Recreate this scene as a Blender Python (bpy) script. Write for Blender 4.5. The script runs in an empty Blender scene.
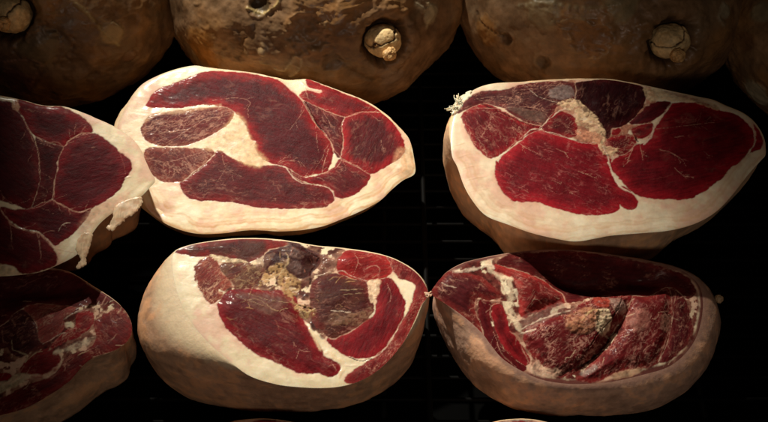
import bpy, math
import numpy as np
from mathutils import Vector

S = bpy.context.scene
C = S.collection
rad = math.radians

# ------------------------------------------------------------------ camera
PITCH = rad(50); DIST = 1.12; LENS = 50.0
TARGET = np.array([0.0, 0.0, 0.11])
FWD = np.array([0, math.cos(PITCH), -math.sin(PITCH)])
RGT = np.array([1.0, 0, 0]); UPV = np.array([0, math.sin(PITCH), math.cos(PITCH)])
CAM = TARGET - FWD * DIST
cd = bpy.data.cameras.new('camera'); cam = bpy.data.objects.new('camera', cd); C.objects.link(cam)
cam.location = CAM.tolist(); cam.rotation_euler = (math.pi/2 - PITCH, 0, 0)
cd.lens = LENS; cd.sensor_width = 36; cd.clip_start = 0.02; cd.clip_end = 50
cd.dof.use_dof = True; cd.dof.focus_distance = DIST - 0.02; cd.dof.aperture_fstop = 9.0
S.camera = cam
S.render.resolution_x = 1024; S.render.resolution_y = 563

# ------------------------------------------------------------------ light
w = bpy.data.worlds.new('World'); S.world = w; w.use_nodes = True
bgn = w.node_tree.nodes['Background']
bgn.inputs['Color'].default_value = (1.0, 0.72, 0.52, 1); bgn.inputs['Strength'].default_value = 0.012

def spot(name, loc, aim, energy, col, size, blend, radius):
    l = bpy.data.lights.new(name, 'SPOT'); o = bpy.data.objects.new(name, l); C.objects.link(o)
    o.location = loc
    o.rotation_euler = (Vector(aim) - Vector(loc)).to_track_quat('-Z', 'Y').to_euler()
    l.energy = energy; l.color = col; l.spot_size = rad(size); l.spot_blend = blend; l.shadow_soft_size = radius
    return o
spot('display_spot', (-0.60, 0.92, 1.50), (-0.030, 0.02, 0.11), 225, (1.0, 0.92, 0.77), 24, 1.0, 0.022)
spot('front_fill', (0.10, -1.25, 0.95), (0.03, 0.12, 0.10), 10.5, (1.0, 0.82, 0.66), 48, 1.0, 0.12)  # added fill lamp on the camera side, brightens rinds and back row
S.view_settings.view_transform = 'Standard'; S.view_settings.look = 'None'
S.view_settings.exposure = 0.0; S.view_settings.gamma = 1.0

# ------------------------------------------------------------------ maths helpers
def ray(p):
    p = np.asarray(p, float)
    x = (p[..., 0]/768 - .5)*36/LENS; y = -(p[..., 1] - 211)/768*36/LENS
    return FWD + x[..., None]*RGT + y[..., None]*UPV

def on_plane(p, o, n):
    d = ray(p); t = np.dot(o - CAM, n)/(d @ n)
    return CAM + t[..., None]*d

def at_z(px, py, z):
    return on_plane(np.array([[px, py]]), np.array([0, 0, z]), np.array([0, 0, 1.0]))[0]

def Z(x0, y0, s):                       # traced outlines were measured on enlargements
    return lambda *a: [(x0 + a[i]/s, y0 + a[i+1]/s) for i in range(0, len(a), 2)]

def smooth_poly(P, k=4, closed=True):
    P = np.asarray(P, float); n = len(P); out = []
    rng = range(n) if closed else range(n-1)
    for i in rng:
        if closed: p0, p1, p2, p3 = P[i-1], P[i], P[(i+1) % n], P[(i+2) % n]
        else: p0, p1, p2, p3 = P[max(i-1, 0)], P[i], P[i+1], P[min(i+2, n-1)]
        for j in range(k):
            t = j/k
            out.append(0.5*((2*p1) + (-p0+p2)*t + (2*p0-5*p1+4*p2-p3)*t*t + (-p0+3*p1-3*p2+p3)*t**3))
    if not closed: out.append(P[-1])
    return np.array(out)

def line_dist(X, Y, P, closed, limit=14.0):
    d2 = np.full(X.shape, limit*limit)
    n = len(P)
    lo = P.min(0) - limit; hi = P.max(0) + limit
    m = (X > lo[0]) & (X < hi[0]) & (Y > lo[1]) & (Y < hi[1])
    x = X[m]; y = Y[m]; d = np.full(x.shape, limit*limit); ins = np.zeros(x.shape, bool); par = np.zeros(x.shape)
    for i in range(n if closed else n-1):
        a = P[i]; b = P[(i+1) % n]; e = b - a; L = e @ e
        if L < 1e-12: continue
        t = np.clip(((x-a[0])*e[0] + (y-a[1])*e[1])/L, 0, 1)
        q = (x - a[0] - t*e[0])**2 + (y - a[1] - t*e[1])**2
        if not closed: par = np.where(q < d, (i+t)/(n-1), par)
        d = np.minimum(d, q)
        if closed and a[1] != b[1]:
            c = ((a[1] > y) != (b[1] > y)) & (x < (b[0]-a[0])*(y-a[1])/(b[1]-a[1]) + a[0])
            ins ^= c
    d = np.sqrt(d)
    out = np.full(X.shape, limit); out[m] = np.where(ins, -d, d) if closed else d
    if closed: return out
    pr = np.zeros(X.shape); pr[m] = par
    return out, pr

def _h(ix, iy, iz, seed):
    a = (ix.astype(np.uint64)*np.uint64(374761393) + iy.astype(np.uint64)*np.uint64(668265263)
         + iz.astype(np.uint64)*np.uint64(2246822519) + np.uint64(seed*3266489917 % (2**32))) & np.uint64(0xffffffff)
    a = ((a ^ (a >> np.uint64(13)))*np.uint64(1274126177)) & np.uint64(0xffffffff)
    a = ((a ^ (a >> np.uint64(16)))*np.uint64(2654435761)) & np.uint64(0xffffffff)
    return ((a >> np.uint64(8)) & np.uint64(0xffff)).astype(float)/32767.5 - 1

def noise(x, y, z=None, seed=0):
    x = np.asarray(x, float); y = np.asarray(y, float)
    ix = np.floor(x); iy = np.floor(y); fx = x-ix; fy = y-iy
    ix = (ix+100000).astype(np.int64); iy = (iy+100000).astype(np.int64)
    ux = fx*fx*fx*(fx*(fx*6-15)+10); uy = fy*fy*fy*(fy*(fy*6-15)+10)
    def layer(iz):
        a = _h(ix, iy, iz, seed); b = _h(ix+1, iy, iz, seed); c = _h(ix, iy+1, iz, seed); d = _h(ix+1, iy+1, iz, seed)
        return (a*(1-ux)+b*ux)*(1-uy) + (c*(1-ux)+d*ux)*uy
    if z is None: return layer(np.zeros_like(ix))
    z = np.asarray(z, float); iz = np.floor(z); fz = z-iz; iz = (iz+100000).astype(np.int64)
    uz = fz*fz*(3-2*fz)
    return layer(iz)*(1-uz) + layer(iz+1)*uz

def fbm(x, y, z=None, o=4, seed=0):
    v = 0; a = .5; f = 1
    for i in range(o):
        v = v + a*noise(x*f + 7.3*i, y*f - 3.1*i, None if z is None else z*f + 1.7*i, seed+i*17)
        a *= .5; f *= 2.03
    return v

def ss(a, b, x):
    t = np.clip((x-a)/(b-a), 0, 1); return t*t*(3-2*t)
def mix(c, d, m): return c*(1-m[..., None]) + np.asarray(d)*m[..., None]

# ------------------------------------------------------------------ materials (all procedural; surface colour pattern is stored per vertex)
def meat_mat(name, sss, radius, rough_add, bump, bscale, coat=0.0, aniso=(1, 1, 1), spec=0.5, grain=0.25):
    m = bpy.data.materials.new(name); m.use_nodes = True; nt = m.node_tree; N = nt.nodes; L = nt.links
    b = N['Principled BSDF']
    at = N.new('ShaderNodeAttribute'); at.attribute_name = 'pigment'
    tc = N.new('ShaderNodeTexCoord'); mp = N.new('ShaderNodeMapping'); mp.inputs['Scale'].default_value = aniso
    L.new(tc.outputs['Object'], mp.inputs[0])
    n1 = N.new('ShaderNodeTexNoise'); n1.inputs['Scale'].default_value = bscale; n1.inputs['Detail'].default_value = 6; n1.inputs['Roughness'].default_value = .65
    n2 = N.new('ShaderNodeTexNoise'); n2.inputs['Scale'].default_value = bscale*3.7; n2.inputs['Detail'].default_value = 3
    L.new(mp.outputs[0], n1.inputs[0]); L.new(mp.outputs[0], n2.inputs[0])
    mr = N.new('ShaderNodeMapRange'); mr.inputs[1].default_value = .3; mr.inputs[2].default_value = .7
    mr.inputs[3].default_value = 1-grain; mr.inputs[4].default_value = 1+grain
    L.new(n1.outputs[0], mr.inputs[0])
    mul = N.new('ShaderNodeVectorMath'); mul.operation = 'SCALE'
    L.new(at.outputs['Color'], mul.inputs[0]); L.new(mr.outputs[0], mul.inputs['Scale']); L.new(mul.outputs[0], b.inputs['Base Color'])
    r = N.new('ShaderNodeMath'); r.operation = 'MULTIPLY_ADD'; r.inputs[1].default_value = .45; r.use_clamp = True
    ra = N.new('ShaderNodeMath'); ra.operation = 'ADD'; ra.inputs[1].default_value = rough_add - .22
    L.new(at.outputs['Alpha'], ra.inputs[0]); L.new(n1.outputs[0], r.inputs[0]); L.new(ra.outputs[0], r.inputs[2]); L.new(r.outputs[0], b.inputs['Roughness'])
    mx = N.new('ShaderNodeMath'); mx.operation = 'MULTIPLY_ADD'; mx.inputs[1].default_value = .4
    L.new(n2.outputs[0], mx.inputs[0]); L.new(n1.outputs[0], mx.inputs[2])
    bp = N.new('ShaderNodeBump'); bp.inputs['Strength'].default_value = 1.0; bp.inputs['Distance'].default_value = bump
    L.new(mx.outputs[0], bp.inputs['Height']); L.new(bp.outputs[0], b.inputs['Normal'])
    b.inputs['Subsurface Weight'].default_value = sss; b.inputs['Subsurface Radius'].default_value = radius; b.inputs['Subsurface Scale'].default_value = 0.0018
    b.inputs['Coat Weight'].default_value = coat; b.inputs['Coat Roughness'].default_value = .14
    b.inputs['Specular IOR Level'].default_value = spec
    return m
M_MEAT = meat_mat('cured_meat', .15, (1, .12, .08), 0.10, .00045, 320, coat=.035, spec=.08, grain=.14)
M_FAT = meat_mat('cured_fat', .6, (1, .6, .38), .0, .00016, 150, coat=.12, spec=.35, grain=.05)
M_RIND = meat_mat('ham_rind', .3, (1, .5, .25), .08, .0007, 90, spec=.35, grain=.12)
M_SKIN = meat_mat('aged_ham_skin', .08, (1, .5, .25), .04, .0006, 55, coat=.03, spec=.3, grain=.3)
M_BONE = meat_mat('bone', .1, (1, .7, .4), .05, .0004, 160, spec=.3, grain=.25)

def plain_mat(name, col, rough, metal=0, spec=.5, bump=0, scale=60):
    m = bpy.data.materials.new(name); m.use_nodes = True; nt = m.node_tree; N = nt.nodes; L = nt.links
    b = N['Principled BSDF']; b.inputs['Metallic'].default_value = metal; b.inputs['Specular IOR Level'].default_value = spec
    n = N.new('ShaderNodeTexNoise'); n.inputs['Scale'].default_value = scale; n.inputs['Detail'].default_value = 5
    tc = N.new('ShaderNodeTexCoord'); L.new(tc.outputs['Object'], n.inputs[0])
    cr = N.new('ShaderNodeValToRGB'); cr.color_ramp.elements[0].position = .35; cr.color_ramp.elements[1].position = .7
    cr.color_ramp.elements[0].color = (*[c*.6 for c in col], 1); cr.color_ramp.elements[1].color = (*col, 1)
    L.new(n.outputs[0], cr.inputs[0]); L.new(cr.outputs[0], b.inputs['Base Color'])
    mr = N.new('ShaderNodeMapRange'); mr.inputs[3].default_value = rough-.1; mr.inputs[4].default_value = rough+.15
    L.new(n.outputs[0], mr.inputs[0]); L.new(mr.outputs[0], b.inputs['Roughness'])
    if bump:
        bp = N.new('ShaderNodeBump'); bp.inputs['Distance'].default_value = bump; L.new(n.outputs[0], bp.inputs['Height']); L.new(bp.outputs[0], b.inputs['Normal'])
    return m
M_WIRE = plain_mat('black_coated_wire', (.003, .003, .003), .6, 0, .06)
M_FLOOR = plain_mat('black_board', (.0012, .0012, .0012), .8, 0, .03, .0004)

# ------------------------------------------------------------------ object helpers
def mk(name, V, F, mat, parent=None, col=None, smooth=True):
    me = bpy.data.meshes.new(name)
    V = np.asarray(V, np.float32); F = np.asarray(F, np.int32)
    k = F.shape[1]
    me.vertices.add(len(V)); me.vertices.foreach_set('co', V.ravel())
    me.loops.add(F.size); me.loops.foreach_set('vertex_index', F.ravel())
    me.polygons.add(len(F)); me.polygons.foreach_set('loop_start', np.arange(0, F.size, k, dtype=np.int32))
    me.polygons.foreach_set('loop_total', np.full(len(F), k, np.int32))
    me.update(calc_edges=True)
    me.polygons.foreach_set('use_smooth', np.full(len(F), smooth))
    if col is not None:
        a = me.attributes.new('pigment', 'FLOAT_COLOR', 'POINT')
        a.data.foreach_set('color', np.clip(np.asarray(col, np.float32), 0, 1).ravel())
    me.materials.append(mat); me.validate()
    o = bpy.data.objects.new(name, me); C.objects.link(o)
    if parent is not None:
        o.parent = parent
    return o

def thing(name, loc, label, cat, group=None):
    e = bpy.data.objects.new(name, None); C.objects.link(e); e.location = [float(v) for v in loc]; e.empty_display_size = .03
    e['label'] = label; e['category'] = cat
    if group: e['group'] = group
    return e

def tube(P, r, seg=8, caps=True):
    P = np.asarray(P, float); n = len(P); r = np.broadcast_to(r, (n,))
    T = np.gradient(P, axis=0); T /= np.linalg.norm(T, axis=1)[:, None] + 1e-12
    up = np.array([0, 0, 1.0]) if abs(T[0][2]) < .9 else np.array([1.0, 0, 0])
    V = []
    for i in range(n):
        a = np.cross(T[i], up); a /= np.linalg.norm(a)+1e-12; b = np.cross(T[i], a)
        for k in range(seg):
            t = 2*math.pi*k/seg; V.append(P[i] + r[i]*(a*math.cos(t) + b*math.sin(t)))
    F = [(i*seg+k, i*seg+(k+1) % seg, (i+1)*seg+(k+1) % seg, (i+1)*seg+k) for i in range(n-1) for k in range(seg)]
    if caps:
        V.append(P[0]); V.append(P[-1]); a = len(V)-2; b = a+1
        F += [(a, (k+1) % seg, k, a) for k in range(0)]
        for k in range(0, seg, 2):
            F.append((a, (k+2) % seg, k+1, k)); F.append((b, (n-1)*seg+k, (n-1)*seg+k+1, (n-1)*seg+(k+2) % seg))
    return np.array(V), np.array(F)

def join(parts):
    V = []; F = []; o = 0
    for v, f in parts:
        V.append(v); F.append(np.asarray(f)+o); o += len(v)
    return np.vstack(V), np.vstack(F)

FATC = np.array([.80, .67, .45])
RES = 0.72       # mm between surface samples

# ------------------------------------------------------------------ the cut ham
def cut_ham(name, label, cat, face, sil, muscles, veins=(), bumps=(), center=(0, 0), z0=.12, tilt=(0, -.2),
            h1=.035, far=.25, seed=1, rind_col=(.42, .24, .12), rind_edge=(.72, .52, .32), edge_w=.25, fat=FATC, layers=.0,
            lump=1.0, foot=.68, patches=(), group='cut hams laid out on the wire rack', wob=.7, floor=0.0, rimdrop=1.0, rmin=.8, rimfat=None, under=(), grow=1.1):
    n = np.array([tilt[0], tilt[1], 1.0]); n /= np.linalg.norm(n)
    e1 = np.array([1.0, 0, 0]); e1 -= n*(e1 @ n); e1 /= np.linalg.norm(e1); e2 = np.cross(n, e1)
    o = at_z(center[0], center[1], z0)
    def uv(p, depth=0.0):               # photo outline -> millimetres on this ham's own cut plane
        W = on_plane(np.asarray(p, float), o - n*depth, n) - o
        return np.stack([W @ e1, W @ e2], -1)*1000
    base = np.array([o[0], o[1], floor])
    root = thing(name, base, label, cat, group)
    OUT = smooth_poly(uv(face), 5)
    lo = OUT.min(0)-2; hi = OUT.max(0)+2
    nx = int((hi[0]-lo[0])/RES)+2; ny = int((hi[1]-lo[1])/RES)+2
    X, Y = np.meshgrid(lo[0]+np.arange(nx)*RES, lo[1]+np.arange(ny)*RES)
    sd = line_dist(X, Y, OUT, True, 30.)
    # pull the outermost samples onto the outline so that the edge is clean
    ins = sd < 0
    keep = (ins[:-1, :-1].astype(int)+ins[1:, :-1]+ins[:-1, 1:]+ins[1:, 1:]) >= 1
    gy, gx = np.gradient(sd, RES); g = np.sqrt(gx**2+gy**2)+1e-6
    mv = (sd > 0) & (sd < 2*RES)
    X = np.where(mv, X - sd*gx/g, X); Y = np.where(mv, Y - sd*gy/g, Y)
    d_in = np.clip(-sd, 0, None)
    sx = X + 3.0*fbm(X/22, Y/22, seed=seed+3); sy = Y + 3.0*fbm(X/22, Y/22, seed=seed+5)
    # --- fat
    v1 = fbm(X/26, Y/26, seed=seed+11); v2 = fbm(X/7, Y/7, seed=seed+12); v3 = fbm(X/1.6, Y/1.6, o=3, seed=seed+13)
    col = np.ones(X.shape+(3,))*np.asarray(fat)
    col = mix(col, (.72, .45, .33), ss(-.05, .45, v1+.35*v2)*.85)
    col = mix(col, (.84, .76, .58), ss(.05, .5, -v1+.2*v2)*.6)
    col *= (1+.05*v3+.09*v2)[..., None]
    if layers:
        lay = np.sin((d_in + 6.0*v1 + .8*v2)*1.5)*.35 + np.sin((d_in+9*v1)*.62+1)*.5 + .5*v1+.25
        col = mix(col, (.62, .36, .17), np.clip(lay, 0, 1)*layers*ss(26, 14, d_in)*ss(.3, -.1, Y/(hi[1]-lo[1])*2))
    nearm = None
    if rimfat is not None:
        col = mix(col, np.array(rimfat[0])*(1+0*sd[..., None]), ss(rimfat[1]*1.2, rimfat[1]*.5, d_in+2*v1+v2))
    dryrough = 0; dried = np.zeros(X.shape, bool)
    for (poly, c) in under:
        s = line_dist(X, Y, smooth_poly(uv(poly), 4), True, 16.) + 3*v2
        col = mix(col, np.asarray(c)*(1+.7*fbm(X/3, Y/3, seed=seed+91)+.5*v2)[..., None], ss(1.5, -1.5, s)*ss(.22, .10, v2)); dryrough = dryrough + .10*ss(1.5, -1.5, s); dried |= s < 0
    rough = .42 + .1*v2 + dryrough
    H = 1.0*lump*fbm(X/38, Y/38, seed=seed+21) + .10*lump*v2
    H += .06*lump*fbm(X/50, (Y+.15*X)/3.0, seed=seed+23)*ss(0, 6, d_in)
    ids = np.zeros(X.shape, int); best = np.full(X.shape, 0.0)
    allm = np.zeros(X.shape)
    SS = []
    for i, m in enumerate(muscles):
        P = smooth_poly(uv(m['p']), 4)
        a = m.get('wob', wob)
        SS.append(line_dist(X, Y, P, True, 16.) + a*fbm(X/5, Y/5, seed=seed+31+i)*2 + a*.5*fbm(X/1.5, Y/1.5, o=2, seed=seed+51+i) + m.get('gap', -grow))
    SA = np.sort(np.array(SS), 0); s1 = SA[0]; s2 = SA[1] if len(SS) > 1 else SA[0]+99
    seam_w = np.clip(.42+.9*fbm(X/8, Y/8, seed=seed+61), .08, 1.2)
    for i, m in enumerate(muscles):
        s = SS[i]; other = np.where(s <= s1+1e-9, s2, s1); s = np.maximum(s, (s-other)/2)
        mem = ss(.6, -.6, s)
        core = np.array(m.get('c', (.115, .010, .012)))*np.array([.80, .62, .72]); rim = np.array(m.get('r', (.24, .010, .014)))
        k = ss(0, m.get('rw', 9), -s + 2.5*v2*2)
        c = mix(np.ones(X.shape+(3,))*rim, core, k)
        # fibres and darker clouds
        an = m.get('a', 20)*math.pi/180; cx = X*math.cos(an)+Y*math.sin(an); cy = -X*math.sin(an)+Y*math.cos(an)
        fib = fbm(cx/9, cy/1.3, o=3, seed=seed+71+i); cl = fbm(X/15, Y/15, seed=seed+81+i)
        c = c*(1+.45*fib+.35*cl)[..., None]
        dr = m.get('dry', 0)
        if dr:
            q = ss(-.25, .35, fbm(X/11, Y/11, seed=seed+95+i)+.4*v3)*dr
            c = mix(c, m.get('dc', (.15, .08, .06)), q)
        mb = m.get('m', .3)
        if mb:
            wx = cx + 4*fbm(X/9, Y/9, seed=seed+101+i); wy = cy + 4*fbm(X/9, Y/9, seed=seed+102+i)
            sc = m.get('ms', 7.0)
            r1 = 1-np.abs(fbm(wx/(sc*2.6), wy/(sc*.9), o=3, seed=seed+111+i))*11
            r2 = 1-np.abs(fbm(wx/(sc*1.3), wy/(sc*.34), o=3, seed=seed+121+i))*8
            ar = ss(-.35, .4, fbm(X/14, Y/14, seed=seed+131+i)+ (mb-.5)*.8)
            mm = np.clip(np.clip(r1, 0, 1)*.8*ar + np.clip(r2, 0, 1)*.55*ar*mb, 0, 1)
            fl = ss(.36, .55, fbm(cx/2.6, cy/1.0, o=2, seed=seed+141+i))*.5*ar
            c = mix(c, m.get('mc', (.56, .27, .19)), np.clip((mm+fl)*mb*1.25, 0, .75))
        col = mix(col, c, mem); rough = rough*(1-mem) + mem*(m.get('rough', .40) + .08*cl)
        dome = m.get('dome', .4)*(1-np.exp(-np.clip(-s, 0, None)/2.2)) + m.get('lift', 0)*ss(0, 14, -s)
        H = H*(1-mem*0) + mem*(dome-.15) + mem*(.10*fib)*lump
        take = mem > .5
        ids[take] = i+1; allm = np.maximum(allm, mem)
    pinkz = ss(7, 0, s1+2.5*v2)*ss(-.2, .3, s1)*ss(-.5, .4, v1+v2); col = mix(col, (.66, .36, .24), pinkz*.5)
    seam = np.exp(-((s2-s1)/2/seam_w)**2)*ss(.2, -.5, s2)*ss(-.35, .25, fbm(X/10, Y/10, seed=seed+63)+.1)
    col = mix(col, (.66, .40, .28), seam*.8); H -= .12*seam
    # patches of another surface colour (membrane, dried fat, bone ends)
    for pt in patches:
        poly, c, soft, amt, hh = pt[:5]; brk = pt[5] if len(pt) > 5 else .35
        P = smooth_poly(uv(poly), 4)
        s = line_dist(X, Y, P, True, 16.) + 1.6*fbm(X/4, Y/4, seed=seed+201)+.7*v3
        m_ = ss(soft, -soft, s)*amt
        m_ = m_*(1-brk*ss(-.02, .16, fbm(X/3.4+9, Y/2.6, o=3, seed=seed+209)))
        cc = np.asarray(c)*(1+.5*fbm(X/3.0, Y/3.0, seed=seed+205)+.3*v2)[..., None]
        col = col*(1-m_[..., None])+cc*m_[..., None]; H += hh*m_*(1+1.2*fbm(X/4.5, Y/4.5, seed=seed+207)); rough -= .06*m_
    rngv = np.random.default_rng(seed); allv = []
    for (pl, wd, st, vc) in veins:
        P = smooth_poly(uv(pl), 5, False); allv.append((P, wd, st, vc))
        L_ = np.linalg.norm(P[-1]-P[0])
        if vc in (LV,) and L_ > 8:
            for b_ in range(int(min(2+L_/9, 7))):
                k_ = rngv.integers(1, len(P)-1); d_ = P[min(k_+1, len(P)-1)]-P[k_-1]; d_ = d_/(np.linalg.norm(d_)+1e-9)
                an_ = rngv.choice([-1, 1])*rngv.uniform(.4, 1.0); dv = np.array([d_[0]*math.cos(an_)-d_[1]*math.sin(an_), d_[0]*math.sin(an_)+d_[1]*math.cos(an_)])
                ln_ = L_*rngv.uniform(.15, .4); t_ = np.linspace(0, 1, 6)[:, None]
                B_ = P[k_] + dv*ln_*t_ + rngv.normal(0, .35, (6, 2))*t_*2
                allv.append((B_, wd*.6, st*.65, vc))
    WX = X + 1.1*fbm(X/5, Y/5, seed=seed+301); WY = Y + 1.1*fbm(X/5, Y/5, seed=seed+302)
    NW = 1+.9*fbm(X/3.5, Y/3.5, seed=seed+303); NS = np.clip(.9+1.5*fbm(X/6, Y/6, seed=seed+304), 0, 1)
    for (P, wd, st, vc) in allv:
        dd, pr = line_dist(WX, WY, P, False, 4. if wd < 2 else 8.)
        wv = .62*wd*(.55+.45*np.sin(pr*math.pi)**.5)*NW
        q = ss(1.25, .35, dd/np.maximum(wv, .15))*st*(.72 if vc[0] > .2 else 1)*NS
        col = mix(col, vc, np.clip(q, 0, 1))
        H += (.35 if vc[0] > .2 else -1.1)*q*min(wd, 1.2)
    for (bx, by, rx, ry, an, hh) in bumps:
        c0 = uv([(bx, by)])[0]; an = rad(an); ax = (X-c0[0])*math.cos(an)+(Y-c0[1])*math.sin(an); ay = -(X-c0[0])*math.sin(an)+(Y-c0[1])*math.cos(an)
        H += hh*np.exp(-((ax/rx)**2+(ay/ry)**2))
    ids[(ids == 0) & dried] = -1
    fadein = ss(0, 9, d_in)
    H = H*fadein - rimdrop*np.exp(-(d_in/2.6))
    W = o + (X[..., None]*e1 + Y[..., None]*e2 + H[..., None]*n)/1000
    idx = np.arange(nx*ny).reshape(ny, nx)
    quads = np.stack([idx[:-1, :-1], idx[:-1, 1:], idx[1:, 1:], idx[1:, :-1]], -1)
    ci = ids[:-1, :-1]
    Wf = W.reshape(-1, 3) - base
    Cf = np.concatenate([col, np.clip(rough, .1, .9)[..., None]], -1).reshape(-1, 4)
    for k in range(-1, len(muscles)+1):
        sel = keep & (ci == k)
        q = quads[sel]
        if len(q) < 12: continue
        u, inv = np.unique(q.ravel(), return_inverse=True)
        nm = 'dried_meat' if k == -1 else 'fat_layer' if k == 0 else muscles[k-1].get('name', 'muscle')
        ob = mk(nm, Wf[u], inv.reshape(-1, 4), M_FAT if k == 0 else (M_BONE if nm == 'bone' else M_MEAT), root, Cf[u])
        if k > 0 and 'label' in muscles[k-1]: ob['label'] = muscles[k-1]['label']
    # --- rind: rings from the edge of the face down to the rack
    SIL = smooth_poly(uv(sil, h1), 5)
    cen = OUT.mean(0)
    th = np.linspace(-math.pi, math.pi, 640, endpoint=False)
    def polar(P, c):
        q = P - c; a = np.arctan2(q[:, 1], q[:, 0]); r = np.hypot(q[:, 0], q[:, 1])
        s = np.argsort(a); return np.interp(th, a[s], r[s], period=2*math.pi)
    # exact face outline, ring by arc parameter = angle
    DN = smooth_poly(OUT, 3)
    r0 = polar(DN, cen); r1 = polar(SIL, cen)
    farw = ss(.0, .55, np.sin(th))
    r1 = r0 + (r1-r0)*(1-farw*(1-far)); r1 = np.maximum(r1, r0*.985)
    NR = 46; NB = 34
    rows = []; tt = []
    dirs = np.stack([np.cos(th), np.sin(th)], -1)
    depth_max = (z0-floor)*1000*1.5
    silpx = smooth_poly(sil, 5); cpx = np.array(center, float)
    def build(r1):
        rows.clear(); tt.clear(); _rings(r1)
        Rr = np.array([r for r, _ in rows]); Dp = np.array([d for _, d in rows])
        U = cen + Rr[..., None]*dirs[None]
        return Rr, Dp, U, o + (U[..., 0:1]*e1 + U[..., 1:2]*e2 - Dp[..., None]*n)/1000
    def _rings(r1):
      for j in range(NR):
        t = j/(NR-1); f = math.sin(t*math.pi/2)**.85; dp = rimdrop + (h1*1000-rimdrop)*(1-math.cos(t*math.pi/2))**.9
        rows.append((r0+(r1-r0)*f, np.full_like(th, dp))); tt.append(t)
      for j in range(1, NB):
        t = j/(NB-1); rr = r1*(foot+(1-foot)*math.cos(t*math.pi/2)); dp = h1*1000 + (depth_max-h1*1000)*math.sin(t*math.pi/2)
        rows.append((rr, np.full_like(th, dp))); tt.append(1+t)
    pxs = np.arange(-math.pi, math.pi, .005)
    q_ = silpx - cpx; a_ = np.arctan2(q_[:, 1], q_[:, 0]); s_ = np.argsort(a_); ra_ = np.hypot(q_[:, 0], q_[:, 1])[s_]; a_ = a_[s_]
    near = ss(.35, -.1, np.sin(th))
    for it in range(6):              # shrink or swell the belly until its visible outline is the traced one
        Rr, Dp, U, P3 = build(r1)
        P3[..., 2] = np.maximum(P3[..., 2], floor)
        dlt = P3 - CAM; zc_ = dlt @ FWD; px_ = ((dlt @ RGT)/zc_*LENS/36+.5)*768; py_ = 211-(dlt @ UPV)/zc_*LENS/36*768
        ang = np.arctan2(py_-cpx[1], px_-cpx[0]); rad_ = np.hypot(px_-cpx[0], py_-cpx[1])
        ratio = rad_/np.interp(ang, a_, ra_, period=2*math.pi)
        k = ratio.max(0)
        r1 = r1*(1+near*(1/np.maximum(k, .5)-1)*1.0)
        r1 = np.maximum(r1, r0*rmin)
        ker = np.hanning(31); ker /= ker.sum(); r1 = np.convolve(np.r_[r1[-15:], r1, r1[:15]], ker, 'valid')
    Rr, Dp, U, P3 = build(r1); T = np.array(tt)[:, None]+0*Rr
    q = P3*1000
    nz = fbm(q[..., 0]/34, q[..., 1]/34, q[..., 2]/34, seed=seed+401); nf = fbm(q[..., 0]/8, q[..., 1]/8, q[..., 2]/8, seed=seed+402)
    nn = fbm(q[..., 0]/2.2, q[..., 1]/2.2, q[..., 2]/2.2, o=3, seed=seed+403)
    amp = ss(0, .35, T)*(1-.0*T)
    disp = (2.4*nz + .5*nf + .12*nn)*amp
    out = dirs[None, :, 0:1]*e1 + dirs[None, :, 1:2]*e2
    P3 = P3 + out*disp[..., None]/1000
    P3[..., 2] = np.maximum(P3[..., 2], floor+.0005)
    ec = np.array(rind_edge); rc = np.array(rind_col)*np.array([1.35, 1.30, 1.25])
    c = np.ones(P3.shape)*rc*(1+.5*nz+.35*nf+.15*nn)[..., None]
    c = mix(c, rc*np.array([1.5, 1.25, .9]), ss(.05, .4, nf+nz)*.5)
    c = mix(c, rc*np.array([.55, .5, .5]), ss(.2, .5, fbm(q[..., 0]/12, q[..., 1]/12, q[..., 2]/12, seed=seed+404))*.5)
    c = mix(c, ec, ss(edge_w, edge_w*.35, T+.12*nf+.1*nz))
    cc = np.concatenate([c, (.46+.12*nf)[..., None]], -1)
    Nr, Nt = T.shape
    id2 = np.arange(Nr*Nt).reshape(Nr, Nt); nxt = np.roll(id2, -1, 1)
    F = np.stack([id2[:-1], id2[1:], nxt[1:], nxt[:-1]], -1).reshape(-1, 4)
    mk('rind', P3.reshape(-1, 3)-base, F, M_RIND, root, cc.reshape(-1, 4))
    return dict(root=root, o=o, n=n, e1=e1, e2=e2, uv=uv, base=base)

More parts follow.
